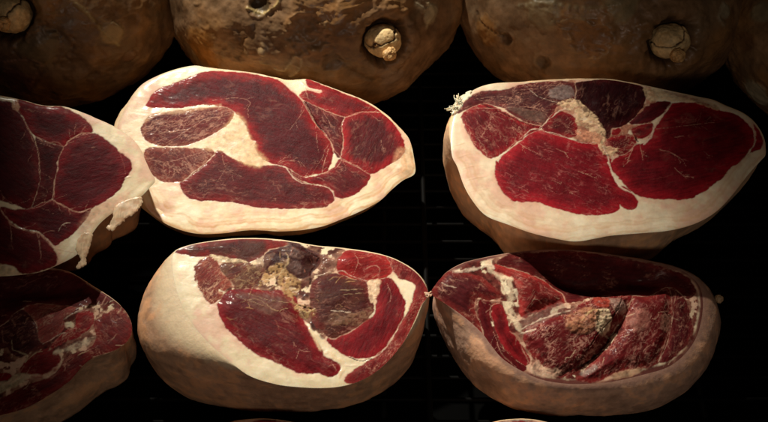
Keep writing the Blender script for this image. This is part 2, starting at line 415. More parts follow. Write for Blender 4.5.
def flap(h, poly, label, lift=2.0, thick=3.0, seed=0, name='fat_flap', c=(.66, .48, .31)):
    P = smooth_poly(h['uv'](poly), 2); lo = P.min(0)-2; hi = P.max(0)+2; R = .5
    nx = int((hi[0]-lo[0])/R)+2; ny = int((hi[1]-lo[1])/R)+2
    X, Y = np.meshgrid(lo[0]+np.arange(nx)*R, lo[1]+np.arange(ny)*R)
    s = line_dist(X, Y, P, True, 20.) + 1.8*fbm(X/3.2, Y/3.2, o=3, seed=seed)
    t = np.sqrt(np.clip(-s/1.6, 0, 1))*thick/2
    mid = lift + 2.0*fbm(X/16, Y/16, o=2, seed=seed+1)
    ins = s < 0; keep = (ins[:-1, :-1].astype(int)+ins[1:, :-1]+ins[:-1, 1:]+ins[1:, 1:]) >= 2
    def sheet(z): return (h['o'] + (X[..., None]*h['e1']+Y[..., None]*h['e2']+z[..., None]*h['n'])/1000).reshape(-1, 3)
    A = sheet(mid+t+.02); B = sheet(mid-t-.02)
    idx = np.arange(nx*ny).reshape(ny, nx)
    q = np.stack([idx[:-1, :-1], idx[:-1, 1:], idx[1:, 1:], idx[1:, :-1]], -1)[keep]
    F = np.vstack([q, q[:, ::-1]+nx*ny]); V = np.vstack([A, B])
    v = fbm(X/4, Y/4, seed=seed+4); c3 = mix(np.ones(X.shape+(3,))*np.array(c)*(1+.3*v+.3*fbm(X/1.0, Y/5.0, seed=seed+6))[..., None], (.55, .30, .17), ss(.0, .5, fbm(X/7, Y/5, seed=seed+8))*.6)
    cc = np.concatenate([c3, np.full(X.shape+(1,), .4)], -1).reshape(-1, 4); cc = np.vstack([cc, cc])
    u, inv = np.unique(F.ravel(), return_inverse=True)
    ob = mk(name, V[u]-h['base'], inv.reshape(-1, 4), M_FAT, h['root'], cc[u])
    if label: ob['label'] = label

def M(p, **k): d = dict(p=p); d.update(k); return d
LV = (.64, .34, .24); WV = (.86, .68, .52); DK = (.02, .006, .005); PK = (.42, .13, .10)

# ------------------------------------------------------------------ rack and board below
mk('floor', [(-3, -3, -.09), (3, -3, -.09), (3, 3, -.09), (-3, 3, -.09)], [(0, 1, 2, 3)], M_FLOOR, smooth=False)['kind'] = 'structure'
rack = thing('wire_rack', (0, .05, -.006), 'black coated wire rack that carries all the hams', 'rack')
def rods(name, lines, r):
    V, F = join([tube(np.array(l), r, 8) for l in lines]); return mk(name, V - np.array([0, .05, -.006]), F, M_WIRE, rack)
rods('cross_wires', [[(-.75, y, -.003), (0, y, -.003), (.75, y, -.003)] for y in np.arange(-.42, .80, .026)], .0022)
rods('support_wires', [[(x, -.44, -.0085), (x, .2, -.0085), (x, .80, -.0085)] for x in np.arange(-.66, .67, .165)], .0034)
c1 = at_z(421, 122, .03)
rods('divider', [[(c1[0], -.40, .03), (c1[0], 0, .03), (c1[0], .78, .03)]]+[[(c1[0], y, -.006), (c1[0], y, .015), (c1[0], y, .03)] for y in (-.4, -.2, .03, c1[1]+.02, .4, .6, .78)], .0028)

# ------------------------------------------------------------------ ham A: pale, wide slice in the middle row
a1 = Z(110, 60, 4.6875); a2 = Z(260, 60, 4.6875); a3 = Z(110, 150, 4.6875); a4 = Z(260, 150, 4.6875)
faceA = [(195, 65), (180, 67.5), (163, 73), (146, 81), (136, 90), (126, 106), (120, 118), (117, 130), (119, 148), (127, 170), (136, 190),
         (144, 204), (155, 216), (171, 226), (195, 233), (221, 233), (246, 230), (262, 230), (280, 231), (303, 229.5), (324, 225.5), (341, 219),
         (358, 212), (379, 201), (392, 189), (403, 180), (413, 175), (415.5, 170), (414.5, 160), (411.5, 145), (407, 135), (397, 126), (388, 117.5),
         (375, 107), (360, 98.5), (343, 92), (324, 84.5), (306, 78.5), (289, 82), (277, 78), (260, 74), (242, 71), (217, 69), (206, 67)]
silA = [(195, 65), (180, 67.5), (163, 73), (145, 81), (135, 90), (124, 106), (117, 118), (113.5, 130), (115, 148), (123, 172), (131, 192),
        (140, 206), (152, 218), (169, 229), (195, 237), (221, 237), (246, 234), (262, 234), (280, 236), (303, 234), (324, 229), (341, 222),
        (358, 215), (379, 203), (393, 190.5), (404, 182), (414, 176), (416, 170), (415, 160), (412, 145), (408, 135), (398, 126), (388, 117),
        (375, 106.5), (360, 98), (343, 91.5), (324, 84), (306, 78), (289, 81), (277, 77.5), (260, 73.5), (242, 70.5), (217, 68.5), (206, 66.5)]
mA = [
 M([(149.5, 100.5), (147, 105), (152, 107.5), (161, 107), (180, 107.4), (202, 104), (221, 105.5), (232, 109), (242, 118.7), (247.6, 128), (251, 138), (257, 141), (255, 147),
    (258, 152), (263, 158), (270, 162), (279, 164), (289, 168), (303, 176), (315, 174), (326, 171), (331, 160), (333, 148), (325, 134), (313, 121), (304, 104), (288, 89), (277, 80), (260, 76),
    (242, 73), (217, 71.5), (201, 73.5), (185, 79.5), (172, 84.5), (157, 91)], c=(.085, .008, .011), r=(.24, .011, .013), rw=16, m=.15, a=-18, ms=9),
 M([(142, 130), (146, 120), (157, 114), (180, 111.5), (202, 108.6), (221, 107.5), (233, 112), (229.5, 122), (216.7, 131.5), (199.6, 140), (184.7, 145), (163, 145.5), (148.4, 141)],
   c=(.13, .022, .020), r=(.21, .05, .033), m=.85, ms=5.5, a=18, mc=(.44, .22, .155), rw=8, wob=.8),
 M([(150, 148.5), (144, 154), (148, 166), (154, 176), (163, 181), (174, 182), (185, 179.5), (199, 168.5), (213, 155), (210, 150), (190, 149), (170, 148.5)],
   c=(.14, .026, .022), r=(.20, .045, .030), m=.85, ms=5.0, a=-35, mc=(.44, .22, .155), wob=.8),
 M([(181, 183), (186, 181), (200, 170), (215, 154), (219, 151), (227, 156), (240, 162.5), (255, 166.5), (270, 166), (281, 167), (290, 170), (293, 177), (307, 184), (324, 186.5), (331, 191),
    (334, 198), (328, 204.4), (319.7, 207), (288, 208), (260, 207), (238, 202.5), (214.5, 200), (195, 199.5), (185, 193)], c=(.10, .014, .015), r=(.17, .014, .015), m=.40, ms=6, a=-8, rw=12),
 M([(292, 172), (304, 178), (318, 176), (327, 172), (335, 167), (341, 159), (354, 165), (369, 174), (367, 182), (361, 189), (354, 193.5), (345, 197), (336, 196.5), (333, 190), (325, 185), (308, 182), (295, 177)],
   c=(.11, .011, .013), r=(.20, .010, .013), m=.35, ms=6, a=-30),
 M([(307, 79.5), (324, 86), (343, 93.5), (360, 100), (375, 108.5), (379, 111.5), (362, 111), (345, 116), (330, 112), (314, 104.5), (306, 101), (300, 95), (308, 91), (320, 94), (322, 90), (310, 87)],
   c=(.16, .010, .012), r=(.26, .010, .012), m=.2, a=-22),
 M([(304, 102), (313, 105.5), (330, 113), (344, 118), (341, 126), (343, 140), (340, 157), (334, 150), (327, 135), (314, 120)], c=(.085, .010, .012), r=(.12, .010, .012), m=.4, ms=5, a=-50),
 M([(345, 118), (362, 112.5), (380, 112.5), (390, 120), (399, 132), (404, 146), (404, 152), (398, 158), (387, 165), (370, 173), (354, 164), (342, 157), (344, 140), (342, 127)],
   c=(.095, .010, .012), r=(.27, .010, .013), m=.25, ms=8, a=70, rw=14),
]
vA = [([(270, 165), (284, 166.5), (290, 173), (296, 180), (307, 184), (324, 186.5), (331.5, 191), (334.7, 199)], .9, 1, WV),
      ([(268, 163), (277, 163), (292, 154)], .5, .7, LV), ([(277, 164), (288, 160.7), (300, 162), (306, 168)], .5, .8, LV),
      ([(322, 172), (324, 163), (329, 148)], .6, .9, LV), ([(303, 176), (312, 175), (326, 172), (336, 167), (341, 159.6), (333.6, 148)], .7, .9, LV),
      ([(341, 159.6), (354, 165.5), (369, 173.5)], .6, .9, LV),
      ([(306, 102), (313, 117), (324, 133)], 1.3, 1, DK), ([(286, 86), (304, 102), (316, 124), (328, 139), (334, 149)], .7, .9, LV),
      ([(314, 105.5), (326, 111), (345, 117), (362, 112), (380, 112)], .7, .9, LV), ([(345, 117), (341, 124)], .9, .7, LV),
      ([(212, 100.5), (229.5, 98.4), (246.5, 99.5), (250, 105), (246, 111)], .5, .75, LV),
      ([(184.7, 180), (195, 171.5), (206, 163), (215, 155)], .8, 1, WV),
      ([(150, 135), (170, 132), (189, 129), (206, 119), (230, 116)], .8, .8, LV), ([(189, 129), (176, 138), (166, 143)], .6, .7, LV), ([(206, 119), (196, 116), (186, 114)], .5, .7, LV), ([(178, 130), (166, 123), (156, 120)], .5, .7, LV),
      ([(150, 160), (168, 162), (184, 158), (204, 151)], .6, .7, LV), ([(168, 162), (170, 172), (166, 179)], .5, .6, LV),
      ([(222, 153), (226, 168), (242, 177)], .5, .6, LV), ([(226, 168), (218, 180)], .4, .6, LV),
      ([(300, 80), (306, 87), (322, 92)], 1.6, .9, WV), ([(302, 79), (309, 100)], .7, .8, LV), ([(352, 118), (356, 125)], .4, .6, LV), ([(381, 140), (383, 152)], .5, .6, LV)]
HA = cut_ham('cut_ham', 'wide pale ham slice with a white fat centre, right of the cropped slab', 'ham', faceA, silA, mA, vA,
        center=(265, 150), z0=.125, patches=[(a1(560,290, 585,250, 625,275, 645,330, 665,375, 690,400)+a3(690,0, 740,50, 700,78, 650,72, 590,45, 545,5)+a1(440,415, 500,350), (.66, .43, .22), 3.0, .75, 0, .0), (a1(170,225, 260,238, 340,228, 440,210, 520,210, 440,230, 340,248, 220,262, 150,300), (.66, .42, .25), 2.0, .5, 0, .0), ([(396, 150), (408, 148), (414, 160), (412, 174), (400, 178), (394, 166)], (.62, .36, .20), 3.0, .6, 0, .2)], tilt=(.03, -.22), h1=.012, seed=11, rmin=.6, rind_col=(.62, .40, .20), rind_edge=(.80, .60, .38), edge_w=.9, layers=.8,
        bumps=[(316, 122, 4, 16, 60, -1.5), (150, 212, 22, 10, 0, -2), (404, 168, 9, 9, 0, 1.5)], foot=.15)

# ------------------------------------------------------------------ ham B: bright red ham on the right
b5 = Z(430, 70, 4.441); b6 = Z(598, 70, 4.441); b7 = Z(430, 160, 4.441); b8 = Z(598, 160, 4.441)
faceB = b5(115,185, 160,112, 220,74, 300,56, 420,54, 560,44, 700,40) + b6(60,42, 200,68, 300,88, 420,115, 500,130, 560,158, 640,190, 700,240, 738,310, 746,370) + \
        b8(725,0, 670,60, 600,150, 540,215, 480,258, 400,292, 300,314, 180,324, 60,334) + b7(745,345, 650,360, 560,348, 450,322, 350,286, 250,246, 190,180, 150,110, 122,30) + b5(98,380, 92,300, 100,235)
silB = b5(110,185, 155,108, 220,70, 300,52, 420,50, 560,40, 700,36) + b6(60,38, 200,64, 300,84, 420,110, 500,124, 560,152, 640,184, 702,232, 748,305, 757,370) + \
        b8(745,5, 690,80, 615,172, 550,232, 490,275, 400,325, 300,368, 200,390, 60,402) + b7(745,407, 650,405, 500,400, 390,388, 290,350, 200,292, 140,237, 90,172, 60,105, 35,30) + b5(30,400, 38,320, 55,250, 80,215)
BR = dict(c=(.17, .007, .013), r=(.30, .008, .015))
mB = [
 M(b5(118,185, 180,122, 240,97, 330,92, 420,64, 560,54, 640,62, 655,100, 620,138, 560,158, 540,190, 500,243, 430,228, 360,188, 320,163, 240,148, 165,168), c=(.075, .014, .016), r=(.13, .016, .016), m=.6, ms=5, a=15, wob=.6, dry=.35, dc=(.14, .07, .06)),
 M(b5(145,205, 180,173, 240,152, 300,177, 350,203, 420,237, 488,250, 430,285, 380,320, 320,362, 270,385, 230,360, 190,310, 160,250), c=(.15, .009, .013), r=(.25, .010, .014), m=.62, ms=6, a=-60),
 M(b5(302,425, 320,388, 370,348, 430,303, 480,272, 560,292, 650,322, 755,332)+b6(10,330, 30,360)+b8(35,0, 55,60, 88,122, 112,122, 150,152, 170,190, 150,214, 112,204, 95,195, 88,214, 60,232, 0,240)+b7(740,240, 650,235, 560,210, 470,180, 380,178, 330,140, 300,80, 298,10),
   m=.36, ms=5, a=-25, rw=16, mc=(.62, .22, .19), **BR),
 M(b6(322,160, 370,150, 470,150, 530,180, 600,200, 650,230, 682,275, 688,320, 650,375, 605,420)+b8(600,10, 560,60, 510,105, 440,150, 380,170, 300,168, 200,160, 150,130, 110,90, 60,30, 52,0)+b6(65,412, 150,345, 215,322, 258,262, 300,200),
   m=.16, ms=12, a=12, rw=20, c=(.13, .006, .011), r=(.26, .007, .013)),
 M(b6(692,238, 730,290, 726,345, 690,362, 662,380, 698,330, 700,280), m=0, gap=.1, **BR),
 M(b5(655,60, 755,46)+b6(20,44, 100,50, 180,70, 212,95, 206,130, 180,180, 110,240, 60,270, 40,298, 10,262)+b5(745,225, 700,190, 655,140, 640,100), c=(.030, .005, .006), r=(.055, .006, .007), m=.25, a=60, rough=.3, label='nearly black dried muscle at the top edge'),
 M(b6(185,198, 250,150, 318,146, 300,175, 240,218, 180,235, 150,230), c=(.07, .005, .008), r=(.10, .006, .009), m=.1),
 M(b6(160,262, 238,242, 228,280, 190,300, 166,285), c=(.10, .012, .014), m=.3),
 M(b6(42,312, 110,292, 158,302, 163,330, 120,378, 60,352), c=(.12, .008, .012), m=.7, ms=4),
 M(b6(60,258, 92,262, 88,280, 66,282), c=(.18, .008, .01), m=.2),
 M(b5(502,252, 560,192, 620,202, 648,240, 638,292, 560,288), c=(.11, .010, .013), m=.5, ms=4),
]
vB = [(b5(230,150, 320,190, 430,238, 500,258), .9, .9, DK), (b5(160,175, 240,170, 330,172, 420,165, 480,172, 520,190), .7, .8, LV),
      (b5(330,92, 380,110, 400,140, 330,160), .5, .7, LV), (b5(420,62, 470,110, 540,140, 590,150), .6, .9, WV), (b5(200,130, 280,118, 350,122, 440,160), .5, .6, LV),
      (b5(490,255, 540,210, 580,180, 640,175), 1.2, .9, WV), (b5(420,290, 450,265, 500,262), 1.2, .9, WV), (b5(300,395, 350,345, 420,290), .8, .9, LV),
      (b5(395,325, 440,355, 500,378), .6, .8, LV), (b5(560,350, 600,370, 615,395), .7, .8, LV), (b5(225,180, 270,200, 260,250), .6, .7, LV), (b5(200,215, 240,260, 300,270), .5, .6, LV),
      (b5(500,270, 580,290, 660,320, 740,325), 1.0, .8, WV),
      (b6(255,262, 350,252, 440,240, 520,232), .5, .6, LV), (b6(340,300, 380,290), .5, .6, LV), (b6(270,350, 330,370, 380,400), .8, .8, LV), (b6(470,360, 500,390), .4, .6, LV),
      (b6(170,320, 130,400), .9, .9, LV), (b6(185,330, 200,400), .7, .8, LV), (b6(325,150, 290,200, 250,240, 240,290, 200,330), 2.2, .95, WV), (b6(160,240, 240,235), 1.0, .8, WV),
      (b6(20,340, 45,390)+b8(50,20, 75,80, 100,120, 150,148), 1.8, 1, WV), (b8(110,30, 130,10, 140,0), .7, .8, LV), (b8(340,35, 380,70, 425,75), .7, .8, LV), (b8(385,70, 390,85), .4, .7, LV),
      (b7(540,90, 580,110), .5, .7, LV), (b7(660,50, 740,80), .7, .8, LV), (b7(390,120, 440,145), .4, .7, LV), (b7(610,130, 640,160), .4, .6, LV),
      (b6(100,130, 80,190), .5, .5, (.20, .12, .12)), (b6(130,140, 190,150), .5, .5, (.25, .15, .15)), (b6(110,200, 100,240), .5, .5, (.25, .15, .15)),
      (b6(165,290, 180,320), 1.4, 1, DK), (b6(662,375, 692,330, 690,280, 670,245), .9, .9, WV)]
pB = [(b5(520,112, 560,72, 620,72, 640,112, 580,132), (.30, .22, .20), 1.0, .7, .3), (b5(570,145, 640,130, 700,170, 755,230)+b6(35,290, 20,330, -20,320)+b5(700,260, 650,240, 640,190, 590,170), (.74, .50, .30), .8, .95, .45, .65),
      (b5(340,165, 420,175, 500,190, 510,230, 440,222, 370,190), (.16, .09, .07), .8, .7, .2), (b5(650,265, 755,290)+b6(10,325, -20,330)+b5(700,318, 660,300), (.70, .30, .18), .7, .85, .5, .6),
      (b6(205,80, 300,92, 420,120, 520,150, 530,178, 420,142, 340,140, 280,130, 230,140), (.62, .44, .26), .6, .8, .8),
      (b6(290,92, 420,122, 520,160, 480,150, 380,125), (.35, .16, .12), .5, .6, 0), (b6(0,330, 40,340, 90,350, 60,380, 20,370), (.75, .5, .3), .6, .9, .8)]
for k in range(5):          # knife steps down the fat on the left
    y = 330+k*52
    vB.append((b5(95+k*16, y+10, 150+k*18, y-6, 205+k*16, y-14), 1.1, .45, (.62, .40, .24)))
HB = cut_ham('cut_ham', 'bright red ham with dark orange rind and a white frayed tuft at its left end', 'ham', faceB, silB, mB, vB,
        center=(600, 155), z0=.150, tilt=(-.02, -.20), h1=.034, grow=1.7, seed=22, rind_col=(.54, .36, .23), rind_edge=(.74, .54, .34), edge_w=.25, layers=.4, patches=pB, under=[(b5(440,60, 700,45)+b6(220,60, 250,200, 150,330, 40,400, -40,340)+b5(560,260, 420,160), (.40, .16, .10))],
        bumps=[(628, 118, 14, 9, 0, -3), (600, 104, 8, 5, 0, 1.5), (520, 110, 20, 8, -15, 1.5)], fat=(.80, .64, .46), foot=.42)

# ------------------------------------------------------------------ ham C: bottom row, middle
c1_ = Z(130, 230, 4.6875); c2 = Z(280, 230, 4.6875); c3 = Z(130, 325, 4.6875); c4 = Z(280, 325, 4.6875)
faceC = [(184, 247), (176, 251), (172, 260), (174, 280), (181, 303), (192, 323), (207, 341), (225, 357), (248, 375), (275, 384), (298, 387), (321, 388), (343, 386), (362, 380), (377, 371), (391, 358),
         (405, 340), (414, 322), (421, 306), (428, 294), (423, 281), (414, 271), (400, 262), (385, 256), (366, 252), (352, 250), (336, 248), (318, 246.5), (298, 243), (280, 240.5), (261, 239), (238, 239), (216, 241), (198, 243.5)]
silC = [(178, 249), (168, 255), (152, 275), (141, 303), (138, 330), (145, 355), (161, 378), (184, 396), (216, 406), (252, 411), (298, 413), (339, 408), (375, 396), (403, 376), (418.6, 348), (425, 321), (428, 303), (429, 293),
        (424, 280), (415, 270), (400, 261), (385, 255), (366, 251), (352, 249), (336, 247), (318, 245.5), (298, 242), (280, 239.5), (261, 238), (238, 238), (216, 240), (198, 243)]
mC = [
 M(c1_(212,95, 260,72, 340,62, 420,50, 530,46, 650,52, 745,66, 700,92, 640,102, 600,130, 530,150, 490,130, 400,115, 320,118, 260,108), c=(.075, .014, .012), r=(.20, .018, .016), dry=.55, dc=(.085, .034, .024), m=.35, ms=5, a=-10, lift=1.0),
 M(c1_(310,180, 350,140, 385,130, 405,165, 430,200, 470,230, 480,260, 440,275, 400,272, 430,310, 400,335, 370,335, 350,300, 320,240), c=(.20, .035, .025), r=(.24, .05, .032), m=.8, ms=3.6, a=50, wob=1.3, mc=(.62, .34, .22)),
 M(c1_(430,170, 490,155, 560,165, 620,190, 600,240, 540,270, 490,262, 440,215), c=(.10, .022, .016), r=(.14, .03, .02), m=.6, ms=3.5, dry=.5, dc=(.15, .07, .04), wob=1.3, mc=(.50, .33, .18)),
 M(c1_(420,370, 440,312, 490,285, 560,280, 640,292, 745,290)+c2(40,300, 70,330, 80,380, 100,415)+c4(130,30, 160,80, 190,120, 200,150, 260,180, 274,210, 240,238, 200,225, 190,215, 120,222, 60,205, 0,175)+c3(680,165, 580,120, 500,50, 450,0),
   c=(.125, .007, .010), r=(.20, .008, .012), m=.32, ms=7, a=-28, rw=12, lift=1.5),
 M(c2(-60,90, 0,72, 60,65, 120,90, 182,130, 150,190, 100,222, 0,205, -60,190), c=(.035, .008, .008), r=(.06, .012, .011), dry=.6, dc=(.06, .026, .020), m=.15, ms=4, rough=.3, lift=1.5, label='dark glossy dried meat at the hollow'),
 M(c2(275,190, 290,122, 340,98, 430,102, 490,120, 520,180, 500,213, 440,233, 370,233, 310,215), c=(.26, .015, .014), r=(.30, .020, .018), m=.5, ms=5, a=20, lift=1.5, mc=(.62, .24, .18)),
 M(c2(150,285, 180,235, 260,212, 340,232, 400,255, 420,300, 430,370)+c4(400,-30, 330,28, 290,45, 250,62, 200,20, 160,-20), c=(.065, .011, .009), r=(.12, .014, .012), dry=.5, dc=(.085, .028, .015), m=.35, ms=5, a=0, lift=1.0),
 M(c2(468,240, 520,240, 555,290, 580,350, 565,420)+c4(552,0, 510,80, 440,138, 380,150, 320,142, 265,105, 225,72, 250,68, 300,50, 335,32, 420,-20)+c2(450,400, 460,330), c=(.15, .006, .010), r=(.22, .007, .011), m=.14, a=70, ms=8, rw=12),
 M(c2(505,130, 560,140, 640,175, 690,240, 692,300, 664,340, 632,420)+c4(612,10, 570,80, 520,160, 470,220, 420,262, 340,268, 310,250, 380,200, 460,145, 520,85, 560,10)+c2(600,400, 630,330, 642,262, 600,230, 560,220, 530,170),
   c=(.18, .015, .015), r=(.22, .02, .018), m=.6, ms=3.5, a=60, wob=.7, mc=(.58, .26, .18)),
]
pC = [(c1_(640,190, 690,165, 745,140)+c2(30,190, 100,250, 60,320, 90,350, 150,360, 165,400, 120,410, 80,380, 20,300, -20,230)+c1_(700,220, 640,250, 600,262), (.46, .27, .12), 1.2, .9, .5, .85),
      (c1_(380,115, 490,135, 560,155, 500,152, 420,150, 390,130), (.78, .60, .38), .7, .9, .3), (c2(10,90, 60,80, 110,110, 100,140, 40,130, 10,120), (.17, .09, .07), .9, .6, .5, .7), (c2(190,120, 290,110, 270,150, 240,200, 170,220, 190,160), (.22, .10, .07), 1.0, .8, .5, .6),
      (c2(10,140, 100,160, 90,210, 20,180), (.12, .06, .05), 1, .7, .4), (c1_(600,130, 680,110, 640,180, 600,200), (.2, .10, .07), 1, .6, .4),
      (c1_(500,300, 640,300, 745,330)+c2(30,350, -20,390)+c1_(640,400, 560,350), (.15, .065, .045), 3.0, .65, .2), (c2(415,240, 470,235, 460,300, 430,340, 415,290), (.74, .52, .34), .8, .85, .4),
      (c2(230,400, 300,390, 380,385, 430,360)+c4(420,-20, 340,5, 290,0, 240,10), (.24, .12, .07), .8, .75, .4, .7)]
vC = [(c1_(640,260, 700,210, 745,150)+c2(30,110), 1.5, 1, (.66, .48, .28)), (c2(180,130, 150,190, 140,250, 120,290), 1.4, .9, DK), (c2(60,70, 130,100, 180,130), 1.2, .8, DK), (c2(150,240, 180,215, 280,195, 330,215, 420,245), .8, .8, WV),
      (c2(350,115, 365,160, 345,210), .6, .8, LV), (c2(400,190, 440,170, 470,190, 450,220), .7, .7, LV), (c2(280,290, 400,280), .8, .8, (.50, .36, .2)), (c2(300,310, 380,300), .6, .7, (.50, .36, .2)), (c2(240,380, 330,390), .9, .8, WV),
      (c4(320,150, 380,162, 440,152, 500,100, 550,20), 1.2, 1, WV), (c4(330,158, 380,168, 430,160), .8, 1, DK), (c4(140,20, 190,110, 240,140, 300,190, 280,240), 3.6, 1, (.78, .58, .36)), (c4(300,190, 360,190), 1.6, 1, WV),
      (c4(60,80, 90,120, 140,130), .5, .8, LV), (c4(90,120, 80,160), .4, .7, LV), (c4(225,200, 250,190, 262,215), .6, .7, LV), (c2(500,250, 520,300, 515,340), .5, .6, LV),
      (c1_(520,340, 600,330, 680,380, 740,370), .6, .8, (.5, .34, .18)), (c1_(490,310, 600,350, 720,390), .5, .7, (.5, .34, .18)), (c1_(560,300, 640,330, 745,345), .5, .7, (.5, .34, .18)), (c2(80,370, 130,385, 165,370), 1.2, 1, (.6, .45, .22)), (c2(70,340, 100,390, 130,420), 1.0, .9, (.55, .4, .2)), (c2(90,352, 150,372), 1.2, 1, DK)]
rg = np.random.default_rng(8)
for k in range(46):
    x = rg.uniform(228, 372); y = rg.uniform(255, 322); a_ = math.atan2(y-290, x-300)+rg.normal(0, .7); L_ = rg.uniform(4, 15)
    vC.append(([(x, y), (x+math.cos(a_)*L_*.5, y+math.sin(a_)*L_*.35+rg.normal(0, 1)), (x+math.cos(a_)*L_, y+math.sin(a_)*L_*.7)], rg.uniform(.5, 1.1), rg.uniform(.5, .95), (.46, .27, .12) if k % 3 else (.40, .13, .08)))
HC = cut_ham('cut_ham', 'ham with tall pale rind and a dried brown hollow, bottom row between two others', 'ham', faceC, silC, mC, vC,
        center=(300, 315), z0=.120, tilt=(.02, -.12), h1=.040, seed=33, grow=2.0, rind_col=(.42, .26, .17), rind_edge=(.72, .56, .37), edge_w=.46, layers=.08, patches=pC, rimdrop=.3, under=[(c1_(260,60, 500,30, 745,30)+c2(120,60, 300,80, 500,100, 500,220, 430,240, 440,340, 440,400)+c4(380,40, 240,70, 170,40, 120,-20)+c1_(745,380, 600,320, 500,300, 440,290, 380,260, 330,190, 420,170, 500,160, 420,125, 300,110), (.085, .022, .016))], lump=1.1,
        bumps=[(312, 262, 7, 6, 0, -5), (296, 292, 9, 7, 30, -3), (270, 262, 20, 9, 10, 2), (345, 262, 18, 10, 0, 2.5), (338, 297, 16, 10, 10, 1.5), (302, 318, 8, 6, 0, -3)], foot=.50)

# ------------------------------------------------------------------ ham D: bottom row, right
d1 = Z(425, 245, 4.6875); d2 = Z(575, 245, 4.6875); d3 = Z(425, 330, 4.6875); d4 = Z(575, 330, 4.6875)
faceD = [(431, 293), (436, 284), (441, 278), (449, 270.5), (467, 262), (489, 257), (506, 254), (530, 251), (560, 250), (590, 252), (622, 257), (655, 263), (680, 270), (694, 279), (701, 290), (703, 305), (701, 322), (696, 338),
         (685, 354), (668, 367), (642, 375), (610, 382), (580, 384), (560, 383), (540, 379), (519, 369.5), (502, 358), (491, 345), (482, 333), (468, 320), (452, 308), (438, 299)]
silD = [(429, 295), (433, 284), (439, 277), (448, 270), (467, 261), (489, 256), (506, 253), (530, 250), (560, 249), (590, 251), (622, 255), (655, 261), (683, 267), (701, 276), (714, 289), (720, 308), (720, 330), (714, 354),
        (699, 379), (677, 398), (645, 411), (607, 415), (575, 416), (542, 414), (510, 407), (479, 389), (457, 365), (444, 342), (434, 318), (429, 303)]
mD = [
 M(d1(35,228, 70,165, 115,128, 200,138, 265,150, 300,185, 340,212, 350,240, 290,255, 240,248, 230,300, 250,350, 272,420, 200,348, 120,290), c=(.09, .014, .015), r=(.18, .018, .016), m=.45, ms=5, a=-35, lift=1.5),
 M(d1(252,272, 302,268, 310,300, 302,350, 322,420)+d3(330,15, 345,60, 385,112, 470,175, 430,188, 350,130, 280,40), c=(.09, .007, .010), r=(.12, .008, .010), m=.15, a=-60),
 M(d1(316,292, 350,278, 380,330, 390,400)+d3(392,5, 430,45, 480,120, 488,150, 460,160, 385,98, 335,0), c=(.13, .008, .010), m=.15, a=-60),
 M(d1(322,102, 360,92, 440,112, 540,142, 600,182, 650,217, 660,262, 600,290, 520,312, 455,332, 440,262, 430,192, 400,152, 332,132), c=(.20, .020, .018), r=(.34, .030, .026), m=.5, ms=5, a=-25, lift=5, mc=(.60, .26, .20)),
 M(d1(470,400, 550,352, 600,332, 700,332)+d2(-10,330, 20,290, 80,255, 100,240, 150,235, 262,225, 268,260, 230,330, 180,400)+d4(160,50, 100,115, 20,180, -40,215)+d3(600,205, 560,172, 520,132, 470,60), c=(.13, .012, .013), r=(.18, .015, .015), m=.75, ms=4, a=35, wob=1.2, lift=6, mc=(.62, .32, .24)),
 M(d2(275,232, 340,242, 400,212, 440,192, 450,280, 460,330, 440,420)+d4(430,60, 400,122, 350,168, 280,180, 180,200, 100,238, 10,232, 40,205, 80,155, 150,92, 225,5)+d2(225,385, 240,320), c=(.15, .016, .016), r=(.20, .020, .018), m=.7, ms=5, a=55, lift=5, mc=(.58, .27, .21)),
 M(d2(455,195, 500,230, 530,300, 545,370, 545,420)+d4(538,30, 500,90, 440,140, 400,150, 425,90, 445,20)+d2(462,330), c=(.10, .014, .016), r=(.13, .015, .016), m=.45, ms=5, a=70, lift=1),
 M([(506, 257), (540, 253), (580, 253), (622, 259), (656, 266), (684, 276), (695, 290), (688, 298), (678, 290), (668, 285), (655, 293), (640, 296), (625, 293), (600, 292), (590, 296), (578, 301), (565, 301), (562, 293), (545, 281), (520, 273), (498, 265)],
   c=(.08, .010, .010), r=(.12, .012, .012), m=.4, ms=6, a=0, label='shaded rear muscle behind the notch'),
]
vD = [(d1(130,128, 200,120, 300,98, 322,112), 3.0, 1, WV), (d1(290,105, 350,150, 410,165), 5.0, 1, (.84, .66, .46)), (d1(390,170, 405,230, 400,300, 430,360, 440,400), 7.0, 1, (.84, .66, .46)), (d1(330,140, 380,230), 1.2, .8, PK),
      (d1(240,250, 235,300, 250,350), 1.0, .9, LV), (d1(350,270, 310,290, 305,340), .9, .9, LV), (d1(240,255, 300,262, 355,262), 1.5, .9, LV), (d1(75,178, 110,195, 150,205), .9, .8, WV), (d1(60,250, 90,210), .6, .7, LV), (d1(35,232, 20,226), 1, 1, WV),
      (d3(400,10, 440,40, 470,120, 500,170), 1.0, .9, LV), (d3(320,10, 360,110, 430,175), .7, .8, LV), (d3(440,20, 520,0), 1.6, 1, WV), (d1(450,395, 520,360, 600,330, 680,310), 1.5, .9, WV), (d2(0,380, 40,350, 70,320, 110,330), 1.3, .9, (.66, .46, .22)),
      (d2(225,240, 180,330, 110,420), .9, 1, DK), (d4(110,10, 60,90, 0,170), .9, .9, DK), (d4(190,0, 150,60, 60,150, -60,200), 2.2, 1, DK), (d2(450,190, 455,260, 450,330), .7, .7, LV), (d4(440,10, 410,90, 390,150), .9, .8, LV), (d3(520,130, 540,180, 600,205, 650,190), 1.4, .8, LV)]
